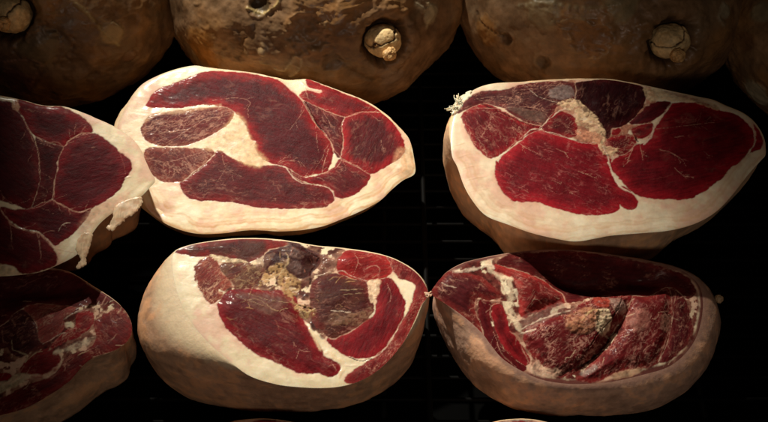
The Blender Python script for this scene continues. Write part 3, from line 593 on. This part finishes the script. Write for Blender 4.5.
pD = [(d3(520,140, 560,175, 620,190, 640,205, 580,225, 500,200), (.62, .40, .28), 1.0, .9, .5), (d2(90,320, 150,320, 160,400, 110,430, 80,380), (.80, .62, .40), 1, .95, 1.6, .5), (d2(155,255, 215,260, 240,310, 200,330, 160,300), (.40, .25, .20), 1, .75, 1.2, .6), (d2(95,240, 150,250, 150,300, 90,300), (.38, .05, .03), 1, .8, 1.5),
      (d2(-40,340, 60,300, 100,330, 80,400, 20,430, -50,400), (.45, .20, .11), 1.5, .8, 1.2, .6), (d1(450,340, 560,300, 640,270, 650,320, 560,360, 480,400), (.30, .17, .14), 1.6, .6, .8), (d2(240,330, 330,320, 330,400, 260,410), (.46, .18, .14), 2.5, .6, .5), (d2(400,340, 440,340, 440,400, 400,400), (.52, .26, .18), 2, .6, .3),
      (d4(30,195, 90,165, 100,190, 40,220), (.35, .28, .24), 1, .6, .4), (d4(180,205, 290,180, 300,200, 200,235), (.60, .36, .22), 1, .8, .3)]
rg = np.random.default_rng(5)
for k in range(60):
    x = rg.uniform(525, 685); y = rg.uniform(298, 368); a_ = rg.normal(-.6, .6); L_ = rg.uniform(4, 13)
    vD.append(([(x, y), (x+math.cos(a_)*L_*.5, y+math.sin(a_)*L_*.5+rg.normal(0, 1)), (x+math.cos(a_)*L_, y+math.sin(a_)*L_)], rg.uniform(.5, 1.2), rg.uniform(.4, .9), (.60, .34, .24) if k % 3 else (.74, .54, .36)))
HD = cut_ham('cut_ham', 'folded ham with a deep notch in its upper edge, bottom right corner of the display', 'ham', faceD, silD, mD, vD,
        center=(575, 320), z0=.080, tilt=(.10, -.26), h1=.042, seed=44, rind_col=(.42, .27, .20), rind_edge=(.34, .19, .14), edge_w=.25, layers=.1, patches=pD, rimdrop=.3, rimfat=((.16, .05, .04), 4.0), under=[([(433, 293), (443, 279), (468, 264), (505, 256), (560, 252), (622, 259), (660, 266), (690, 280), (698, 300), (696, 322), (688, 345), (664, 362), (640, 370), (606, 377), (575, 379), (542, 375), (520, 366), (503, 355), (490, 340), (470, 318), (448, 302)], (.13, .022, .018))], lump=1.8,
        bumps=[(590, 282, 40, 14, 0, -17), (640, 277, 34, 12, -12, -14), (560, 272, 20, 9, -20, -9), (578, 320, 22, 13, 35, 5), (628, 325, 16, 20, 30, 4), (520, 285, 20, 12, -20, 4), (608, 338, 5, 32, -40, -9), (470, 290, 14, 10, 0, 2)], foot=.50)

# ------------------------------------------------------------------ slab E: left edge, middle row
e1_ = Z(0, 85, 4.6875); e2_ = Z(0, 175, 3.8375)
faceE = [(-46, 86), (-20, 91), (0, 96), (17, 98.5), (42, 105), (64, 106), (85, 113), (94, 117), (111, 124.5), (128, 135), (139, 146), (145, 159), (150, 170), (155, 180), (149, 188), (140, 197), (126, 206), (112, 213), (99, 224), (89, 238), (77, 254),
         (57, 265), (39, 272), (16, 275), (0, 276), (-25, 276), (-46, 270), (-56, 240), (-62, 180), (-56, 110)]
silE = [(x, y+1.5 if y > 180 else y) for x, y in faceE]
mE = [
 M([(-48, 96), (-20, 98), (0, 101), (12, 104), (21, 117), (30, 134), (37, 150), (39, 175), (37, 190), (30, 207), (15, 204), (-10, 197), (-35, 205), (-52, 190), (-54, 130)], c=(.09, .008, .010), r=(.14, .010, .012), m=.12, a=-40),
 M(e1_(85,68, 200,99, 290,106, 360,140, 410,176, 432,216, 380,228, 320,262, 298,283, 240,268, 172,240, 142,208, 112,150, 80,112), c=(.10, .007, .010), r=(.23, .008, .012), m=.15, a=-20, rw=14),
 M(e1_(302,290, 332,257, 380,232, 440,230, 500,262, 550,310, 600,352, 616,390)+e2_(485,0, 470,25, 455,52, 420,85, 350,125, 300,140, 240,112, 207,95, 205,60, 215,0)+e1_(275,400, 278,340), c=(.125, .009, .014), r=(.20, .009, .014), m=.10, a=20, rw=14, ms=12),
 M([(37, 138), (51, 144.5), (63, 148), (57, 160), (55.5, 175), (52.5, 197), (40, 203), (32, 207), (39, 190), (41, 175), (39, 155)], c=(.075, .007, .009), r=(.11, .008, .010), m=.2),
 M(e2_(5,125, 60,135, 110,130, 200,98, 240,118, 300,146, 345,132, 310,190, 270,230, 222,262, 205,262, 150,215, 85,198, 30,160), c=(.11, .008, .012), r=(.19, .009, .013), m=.15, a=-10),
 M(e2_(-160,120, -60,110, 0,135, 35,182, 85,212, 150,228, 195,275, 218,310, 212,340, 160,362, 85,374, 55,350, 20,340, -40,345, -160,340), c=(.12, .009, .012), r=(.17, .010, .013), m=.2, a=-20),
]
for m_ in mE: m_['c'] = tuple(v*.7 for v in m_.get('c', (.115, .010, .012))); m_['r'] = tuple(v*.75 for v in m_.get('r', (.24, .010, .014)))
vE = [(e1_(70,80, 110,160, 150,250, 180,310, 185,420), .7, .8, LV), (e1_(170,242, 215,268, 270,270, 300,290, 330,255, 380,228, 430,225), .9, .9, LV), (e1_(300,290, 275,350, 268,420), .5, .6, PK),
      (e2_(0,60, 30,100, 110,130, 200,95, 205,60), .6, .7, LV), (e2_(200,95, 240,118, 300,143, 350,128), 1.1, 1, LV), (e2_(5,135, 40,185, 90,212, 150,225, 195,272, 230,300), 1.4, .95, LV), (e2_(225,215, 240,190, 270,182), .9, .9, WV), (e2_(240,190, 255,200), .5, .8, WV),
      (e1_(560,320, 580,370, 590,420), .5, .6, PK), (e1_(430,295, 450,290), .5, .6, LV), (e2_(480,12, 500,6), 1.2, .9, WV), (e1_(110,110, 160,125), .7, .7, LV), (e2_(-100,40, 0,60), .6, .6, LV)]
pE = [(e2_(-40,345, 20,345, 60,365, 40,385, -20,390), (.78, .58, .36), 1.5, .9, .5), (e1_(62,70, 85,72, 90,120, 60,110), (.60, .34, .22), .8, .8, .3), (e2_(330,150, 440,90, 500,60, 470,110, 380,170, 330,230, 300,220), (.72, .38, .26), 3, .55, 0)]
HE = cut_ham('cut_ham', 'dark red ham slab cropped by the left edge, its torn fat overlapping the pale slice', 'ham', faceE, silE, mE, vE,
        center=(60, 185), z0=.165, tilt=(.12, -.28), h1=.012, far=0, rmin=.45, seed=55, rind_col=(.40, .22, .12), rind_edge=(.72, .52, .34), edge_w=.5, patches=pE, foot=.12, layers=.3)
flap(HE, e2_(440,120, 500,88, 545,88, 535,130, 485,170, 432,214, 412,204, 436,160), 'pale torn flap of fat nearest the tip', .8, 1.6, 5)
flap(HE, e2_(325,222, 356,228, 346,270, 328,318, 332,345, 288,362, 312,322, 292,282, 300,250), 'thin hanging shred of fat', .3, 1.4, 9)

# ------------------------------------------------------------------ ham F: bottom left corner
f1 = Z(0, 265, 5.12); f2 = Z(0, 340, 5.12)
faceF = [(-46, 276), (-20, 272), (10, 269), (40, 268), (64, 270), (78, 276.5), (92, 286), (109, 296.5), (124, 309), (131, 322), (131, 334), (124, 344), (110, 352), (94, 357), (83, 365), (69, 381), (49, 395), (25, 408), (0, 415), (-30, 421), (-50, 410), (-62, 360), (-60, 310)]
silF = [(-46, 275), (-20, 271), (10, 268), (40, 267), (64, 269), (79, 275.5), (93, 285), (110, 295.5), (126, 308), (134, 322), (135, 336), (131, 355), (118, 379), (95, 399), (74, 415), (49, 428), (25, 438), (0, 446), (-30, 450), (-60, 440), (-72, 360), (-68, 310)]
mF = [
 M(f1(490,305, 535,255, 610,232, 655,285, 670,330, 655,380)+f2(610,40, 540,60, 470,78, 452,58, 500,0), c=(.14, .02, .018), r=(.20, .02, .018), m=.55, ms=4, a=-40, wob=1),
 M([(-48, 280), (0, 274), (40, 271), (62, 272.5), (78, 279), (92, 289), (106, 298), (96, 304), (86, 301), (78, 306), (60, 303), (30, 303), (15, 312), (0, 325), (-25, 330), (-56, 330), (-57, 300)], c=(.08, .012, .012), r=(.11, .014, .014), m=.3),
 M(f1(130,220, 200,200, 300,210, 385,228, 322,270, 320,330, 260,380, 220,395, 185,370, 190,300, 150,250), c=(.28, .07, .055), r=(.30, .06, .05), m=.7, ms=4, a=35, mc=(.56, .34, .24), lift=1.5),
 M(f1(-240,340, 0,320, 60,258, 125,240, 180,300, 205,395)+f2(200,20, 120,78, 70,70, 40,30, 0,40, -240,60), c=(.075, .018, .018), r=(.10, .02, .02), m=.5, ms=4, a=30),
 M(f1(400,262, 440,237, 478,262, 450,322, 380,370, 300,402, 250,440, 330,350, 390,322), c=(.18, .03, .025), m=.6, ms=3.5, a=35),
 M(f2(130,122, 172,82, 260,50, 300,82, 300,130, 250,178, 200,188, 140,178, 112,158), c=(.17, .012, .013), r=(.22, .015, .015), m=.4, ms=4),
 M(f2(-260,420, 0,310, 60,282, 130,240, 230,208, 290,162, 322,122, 350,92, 420,62, 460,82, 400,150, 330,222, 230,282, 120,348, 0,380, -200,420), c=(.12, .012, .012), r=(.15, .014, .013), m=.4, ms=5, a=35),
 M(f2(-100,182, 0,178, 52,182, 40,202, 0,216, -100,225), c=(.25, .01, .01), m=.1),
]
vF0 = []
rg = np.random.default_rng(12)
for k in range(50):
    x = rg.uniform(0, 122); y = rg.uniform(300, 395); a_ = rg.normal(-.7, .5); L_ = rg.uniform(4, 14)
    if y > 415 - x*.55: continue
    vF0.append(([(x, y), (x+math.cos(a_)*L_*.5, y+math.sin(a_)*L_*.5+rg.normal(0, 1)), (x+math.cos(a_)*L_, y+math.sin(a_)*L_)], rg.uniform(.5, 1.2), rg.uniform(.4, .9), (.60, .34, .24) if k % 3 else (.70, .52, .34)))
vF = vF0 + [(f2(280,72, 360,40, 430,20, 480,-10), 6.5, 1, (.78, .62, .44)), (f2(-100,190, 20,225, 110,190, 230,190, 290,150, 320,100), 4.2, 1, (.74, .52, .36)), (f1(330,280, 400,245, 450,230), 1.8, .9, (.7, .52, .4)), (f1(330,300, 345,330, 390,325), 1.2, .9, LV),
      (f2(130,120, 180,70, 220,60), 1.2, .9, (.66, .54, .34)), (f2(60,0, 70,50, 140,80, 130,120), 1.1, .9, (.66, .54, .34)), (f2(90,140, 110,130), .8, .8, WV), (f1(5,330, 20,400), .8, .8, LV), (f2(340,110, 330,160), .8, .8, LV), (f1(220,405, 300,360, 340,350), 1.0, .8, WV),
      (f2(400,80, 440,60, 470,50), 1.2, .9, (.7, .48, .3)), (f2(0,385, 60,375, 130,350), .8, .7, LV)]
pF = [(f2(-60,200, 20,215, 100,170, 160,190, 90,235, 0,270, -60,280), (.62, .50, .32), 1.2, .9, .8)]
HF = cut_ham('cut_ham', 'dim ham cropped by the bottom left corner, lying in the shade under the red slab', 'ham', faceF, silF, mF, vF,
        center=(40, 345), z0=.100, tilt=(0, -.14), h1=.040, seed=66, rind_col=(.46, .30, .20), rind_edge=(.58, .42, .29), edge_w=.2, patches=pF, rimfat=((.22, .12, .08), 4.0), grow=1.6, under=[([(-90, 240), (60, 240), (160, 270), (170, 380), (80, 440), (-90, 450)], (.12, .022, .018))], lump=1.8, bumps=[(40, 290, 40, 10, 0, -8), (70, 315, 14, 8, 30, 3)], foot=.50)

# ------------------------------------------------------------------ hams barely in view along the bottom edge
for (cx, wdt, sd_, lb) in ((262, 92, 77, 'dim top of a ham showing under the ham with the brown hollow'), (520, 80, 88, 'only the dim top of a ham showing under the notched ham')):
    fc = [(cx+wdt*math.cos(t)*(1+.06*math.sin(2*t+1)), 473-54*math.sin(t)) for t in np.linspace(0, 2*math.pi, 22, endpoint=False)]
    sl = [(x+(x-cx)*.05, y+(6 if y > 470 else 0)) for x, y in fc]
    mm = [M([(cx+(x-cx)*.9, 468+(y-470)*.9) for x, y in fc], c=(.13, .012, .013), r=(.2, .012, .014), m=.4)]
    cut_ham('cut_ham', lb, 'ham', fc, sl, mm, center=(cx, 476), z0=.03, fat=(.07, .02, .015), tilt=(0, -.1), h1=.035, seed=sd_, foot=.7)  # fat made nearly black, dimness of the bottom edge put into its colour

# ------------------------------------------------------------------ small torn ends
def strands(h, px, py, spec, name, label, z=2.0, c=(.82, .70, .50), ls=.55):
    rng = np.random.default_rng(len(spec)); parts = []
    u0 = h['uv']([(px, py)])[0]
    for (dx, dy, L, r) in spec:
        for k in range(5):
            d = np.array([dx, dy]) + rng.normal(0, .25, 2); t = np.linspace(0, 1, 9)[:, None]
            uvp = u0 + rng.normal(0, 1.0, 2) + t*d*L*ls*(.6+.6*rng.random()) + np.stack([np.sin(t[:, 0]*5+rng.random()*6), np.cos(t[:, 0]*6+rng.random()*6)], -1)*1.9*t
            zz = z + 3*t[:, 0]*rng.random() + rng.normal(0, .5)
            P = h['o'] + (uvp[:, 0:1]*h['e1'] + uvp[:, 1:2]*h['e2'] + zz[:, None]*h['n'])/1000
            parts.append(tube(P, r*1.35/1000*(1-.5*t[:, 0]**2)*(1+.3*np.sin(t[:, 0]*17+k)), 6))
    V, F = join(parts)
    ob = mk(name, V-h['base'], F, M_FAT, h['root'], np.tile(np.array([*c, .5]), (len(V), 1)))
    ob['label'] = label
strands(HB, 460, 104, [(-.25, 1, 15, .55), (-.45, .9, 17, .5), (.1, 1, 10, .6), (-.1, 1, 13, .6), (-.6, .8, 11, .5), (.3, .8, 8, .6)], 'frayed_fat', 'white frayed tuft sticking up at the left end', -1)
strands(HB, 457, 108, [(-1, .1, 16, .5), (-1, -.15, 13, .6), (-.9, .3, 12, .55), (-.8, 0, 9, .7), (-.7, .2, 7, .8)], 'frayed_fat', 'white frayed tuft pointing left', -1)
flap(HB, b5(100,195, 108,150, 140,112, 178,92, 185,112, 150,150, 125,185), None, -.5, 2.2, 71, 'torn_fat', (.88, .78, .58))
strands(HC, 427, 294, [(.7, .1, 5, .9), (.6, -.4, 5, .8)], 'frayed_fat', 'small shred at the right tip', -1, (.7, .4, .26))

def ball(loc, r, mat, name, parent, base, c, seed, sq=(1, 1, 1), amp=.12, crack=False, axis=None):
    nt_, np_ = 90, 140
    t = np.linspace(.001, math.pi-.001, nt_)[:, None]; p = np.linspace(0, 2*math.pi, np_, endpoint=False)[None]
    D = np.stack([np.sin(t)*np.cos(p), np.sin(t)*np.sin(p), np.cos(t)+0*p], -1)
    nz = fbm(D[..., 0]*1.6+seed, D[..., 1]*1.6, D[..., 2]*1.6, seed=seed); nf = fbm(D[..., 0]*7, D[..., 1]*7, D[..., 2]*7, seed=seed+1)
    rr = 1+amp*1.6*nz+amp*.15*nf
    cc = np.ones(D.shape)*np.array(c)*(1+.45*nf+.35*nz)[..., None]
    cc = mix(cc, np.array(c)*np.array([.55, .42, .3]), ss(.15, .6, .6*nf+.5*fbm(D[..., 0]*3, D[..., 1]*3, D[..., 2]*3, seed=seed+2)+.25)*.75)
    if crack:
        ln = np.abs(D[..., 0]*.35 - D[..., 2]*.85 + .42 + .18*nz*2+.05*nf); q = ss(.07, .015, ln)
        rr -= .08*q; cc = mix(cc, (.05, .02, .01), q)
    P = D*rr[..., None]*r*np.array(sq) + np.asarray(loc) - base
    ids = np.arange(nt_*np_).reshape(nt_, np_); nx_ = np.roll(ids, -1, 1)
    F = np.stack([ids[:-1], ids[1:], nx_[1:], nx_[:-1]], -1).reshape(-1, 4)
    return mk(name, P.reshape(-1, 3), F, mat, parent, np.concatenate([cc, np.full(cc.shape[:2]+(1,), .5)], -1).reshape(-1, 4))
kp = on_plane(np.array([[719, 299]]), HD['o']-HD['n']*.02, HD['n'])[0]
ball(kp, .0045, M_RIND, 'skin_knob', HD['root'], HD['base'], (.55, .38, .22), 3)

# ------------------------------------------------------------------ whole hams in the back row
def whole_ham(label, cx, top_px, cy, rx, ry, rz, zc, seed, knob=None, knob_r=.019, scars_and_glow=(), lines=(), roll=0.0, tint=(.19, .108, .054), knob_label=None):
    cen = at_z(cx, cy, zc)
    base = np.array([cen[0], cen[1], 0.0])
    root = thing('whole_ham', base, label, 'ham', 'uncut hams in the back row')
    nt_, np_ = 380, 620
    t = np.linspace(.002, math.pi-.002, nt_)[:, None]; p = np.linspace(0, 2*math.pi, np_, endpoint=False)[None]
    D = np.stack([np.sin(t)*np.cos(p), np.sin(t)*np.sin(p), np.cos(t)+0*p], -1)
    Rv = np.array([rx, ry, rz])
    def hit(px, py):
        d = ray(np.array([px, py])); o_ = (CAM-cen)/Rv; dd = d/Rv
        a = dd@dd; b = 2*o_@dd; c = o_@o_-1; disc = max(b*b-4*a*c, 0); k = (-b-math.sqrt(disc))/(2*a)
        return (CAM+k*d)
    P = D*Rv + cen; q = P*1000
    nb = fbm(q[..., 0]/75, q[..., 1]/75, q[..., 2]/75, seed=seed); nm = fbm(q[..., 0]/22, q[..., 1]/22, q[..., 2]/22, seed=seed+1); nf = fbm(q[..., 0]/6, q[..., 1]/6, q[..., 2]/6, seed=seed+2); ng = fbm(q[..., 0]/2, q[..., 1]/2, q[..., 2]/2, o=3, seed=seed+3)
    wr = 1-np.abs(fbm(q[..., 0]/30+nm, q[..., 1]/30, q[..., 2]/12+nb, o=3, seed=seed+4))*5
    wr = np.clip(wr, 0, 1)*ss(-.1, .3, nb+.3*nm)
    disp = 9*nb + 2.2*nm + .35*nf + .06*ng + .9*wr
    n6 = fbm(q[..., 0]/40, q[..., 1]/40, q[..., 2]/26, seed=seed+6); n7 = fbm(q[..., 0]/46, q[..., 1]/46, q[..., 2]/30, seed=seed+7)
    c = np.ones(D.shape)*np.array(tint)*(1+.45*nm+.3*nf+.2*ng)[..., None]
    c = mix(c, (.32, .15, .045), ss(-.1, .45, nb+.2*n6)*.65)
    c = mix(c, (.035, .018, .010), ss(.0, .8, n6+.3*nf)*.6)
    c = mix(c, (.17, .12, .07), ss(.05, .6, n7+.3*nf+.2*nm)*.5)
    c = mix(c, (.24, .14, .06), wr*.3)
    rough = .40+.15*nf
    for (px, py, r, hgt, cc, am) in scars_and_glow:
        h0 = hit(px, py)*1000; ds = np.linalg.norm(q-h0, axis=-1)*(1+.5*nm+.3*nf) 
        g = np.exp(-(ds/r)**2); ring = np.exp(-((ds-r*1.05)/(r*.16))**2)
        disp += hgt*g - np.sign(hgt)*.25*abs(hgt)*ring
        if cc is not None: c = mix(c, np.array(cc), np.clip(ss(.25, .6, g+.12*nf*2+.1*ng)*am, 0, 1)); c = mix(c, (.30, .19, .09), ring*.4*am*ss(-.1, .2, nf))
    for (pl, wd, hg, cc, am) in lines:
        pp = smooth_poly(pl, 6, False); H3 = np.array([hit(*p_) for p_ in pp])*1000
        ds = np.full(q.shape[:2], 1e9)
        for h3 in H3: ds = np.minimum(ds, ((q-h3)**2).sum(-1))
        ds = np.sqrt(ds)*(1+.8*nf+.4*ng); g = np.exp(-(ds/wd)**2); disp += hg*g; c = mix(c, np.array(cc), np.clip(g*1.3, 0, 1)*am*ss(-.45, .1, nf+.4*nm))
    if knob is not None:
        h0 = hit(*knob)*1000; ds = np.linalg.norm(q-h0, axis=-1)*(1+.18*nm+.16*nf); kr = knob_r*1000
        g = ss(kr*1.42, kr*1.0, ds); disp -= 15*g; disp += 3.0*np.exp(-((ds-kr*1.75)/(kr*.35))**2)
        c = mix(c, (.022, .010, .005), g*.9)
    Nn = D/Rv; Nn /= np.linalg.norm(Nn, axis=-1)[..., None]
    P = P + Nn*disp[..., None]/1000; P[..., 2] = np.maximum(P[..., 2], .0008)
    ids = np.arange(nt_*np_).reshape(nt_, np_); nx_ = np.roll(ids, -1, 1)
    F = np.stack([ids[:-1], ids[1:], nx_[1:], nx_[:-1]], -1).reshape(-1, 4)
    mk('skin', P.reshape(-1, 3)-base, F, M_SKIN, root, np.concatenate([c, rough[..., None]], -1).reshape(-1, 4))
    if knob is not None:
        h0 = hit(*knob); nn = (h0-cen)/Rv**2; nn /= np.linalg.norm(nn)
        k = ball(h0 - nn*knob_r*.25, knob_r, M_BONE, 'hip_bone', root, base, (.72, .52, .26), seed, (1.0, .9, .88), .08, True)
        ball(h0 + nn*knob_r*.62 - UPV*knob_r*.42, knob_r*.36, M_BONE, 'bone_stub', k, base, (.62, .38, .16), seed+5, (1, 1, 1), .2)
    return root, hit, base, cen

whole_ham('uncut brown ham cropped by the top left corner', 58, 0, 0, .152, .135, .125, .125, 101, knob=(8, 14), knob_r=.024,
          scars_and_glow=[(112, 33, 13, 4, (.36, .24, .11), .8), (40, 48, 22, 5, (.15, .11, .06), .7), (18, 82, 22, -3, (.18, .08, .06), .8), (85, 62, 26, -3, None, 0), (130, 55, 9, 3, (.2, .1, .05), .5)], lines=[([(76, 4), (88, 14), (96, 24), (108, 36), (117, 44)], 2.2, 1.5, (.34, .25, .11), .8), ([(100, 18), (112, 22), (122, 30)], 2.5, 1.2, (.26, .18, .09), .6), ([(30, 45), (50, 30), (66, 40), (70, 55)], 5, -2, (.09, .06, .04), .6), ([(3, 62), (22, 60), (40, 64), (30, 84)], 2, 1, (.24, .12, .09), .6)], tint=(.12, .068, .036))
rt, hit, bs, cn = whole_ham('uncut brown ham with a cracked pale hip bone knob, above the pale slice', 315, 0, 4, .178, .135, .128, .128, 202, knob=(385, 42), knob_r=.0215,
          scars_and_glow=[(257, 5, 13, -7, (.045, .03, .012), .9), (305, 33, 22, -6, (.21, .12, .06), .8), (238, 50, 15, -3, None, 0), (262, 52, 5, 3, (.36, .25, .13), .7), (392, 77, 15, 2, (.24, .17, .12), .6), (432, 14, 12, 3, (.36, .30, .19), .7), (332, 62, 12, -4, (.08, .05, .03), .6), (200, 45, 26, 2, (.30, .125, .025), .7)], lines=[([(247, 8), (262, 13), (276, 5), (280, -3)], 2.0, 2, (.40, .29, .12), .9), ([(262, 44), (266, 52), (261, 62), (268, 64)], 1.8, 1.5, (.30, .20, .10), .7), ([(290, 24), (308, 42), (322, 36), (326, 22)], 2.0, 1.2, (.26, .17, .08), .6), ([(236, 28), (242, 44), (238, 58)], 3, -1.5, (.07, .04, .02), .6), ([(428, 4), (434, 14), (430, 26)], 3.5, 1.5, (.36, .30, .18), .7), ([(416, 4), (424, 10)], 2.5, 1.5, (.42, .36, .24), .8), ([(340, 60), (352, 72), (372, 80)], 3, -1.5, (.06, .04, .02), .6), ([(275, 68), (284, 70), (291, 60), (296, 55), (302, 60), (298, 70), (290, 76)], 1.6, 2.0, (.32, .24, .14), .9)])  # orange patch on the left flank: warm light painted into the skin colour
whole_ham('uncut brown ham with a bone knob in a dark socket, above the bright red ham', 602, 0, 4, .176, .135, .128, .128, 303, knob=(672, 43), knob_r=.0225,
          scars_and_glow=[(485, 30, 20, 2, (.28, .13, .035), .7), (590, 38, 22, -4, (.22, .10, .035), .7), (505, 40, 9, -4, (.06, .03, .015), .8), (545, 12, 22, 3, (.26, .21, .12), .6), (724, 10, 9, 3, (.36, .31, .2), .7), (620, 5, 18, 3, (.26, .22, .12), .6), (542, 62, 9, -3, (.05, .03, .015), .6)], lines=[([(476, 12), (482, 24), (500, 36)], 1.8, -1.5, (.05, .03, .015), .7), ([(520, 6), (548, 4), (590, 9), (620, 4)], 3.0, 1.5, (.32, .26, .15), .6), ([(560, 22), (576, 18), (590, 24)], 2.0, 1.2, (.30, .2, .1), .6), ([(724, 4), (718, 16), (722, 24)], 2.5, 1.5, (.36, .3, .2), .7), ([(630, 30), (645, 22), (655, 28)], 2, 1, (.2, .12, .06), .5)])  # leftmost orange patch paints the lit glow into the skin
whole_ham('uncut brown ham with a pale mould patch, cut off by the right edge', 868, 0, 28, .170, .140, .130, .130, 404,
          scars_and_glow=[(758, 92, 20, 3, (.42, .36, .24), .9), (762, 12, 14, 2, (.26, .22, .13), .7), (748, 40, 14, 0, (.14, .06, .025), .6)], tint=(.24, .14, .07))
# loose translucent skin tag at the rim of the middle whole ham
tip = np.array(at_z(296, 66, .15))
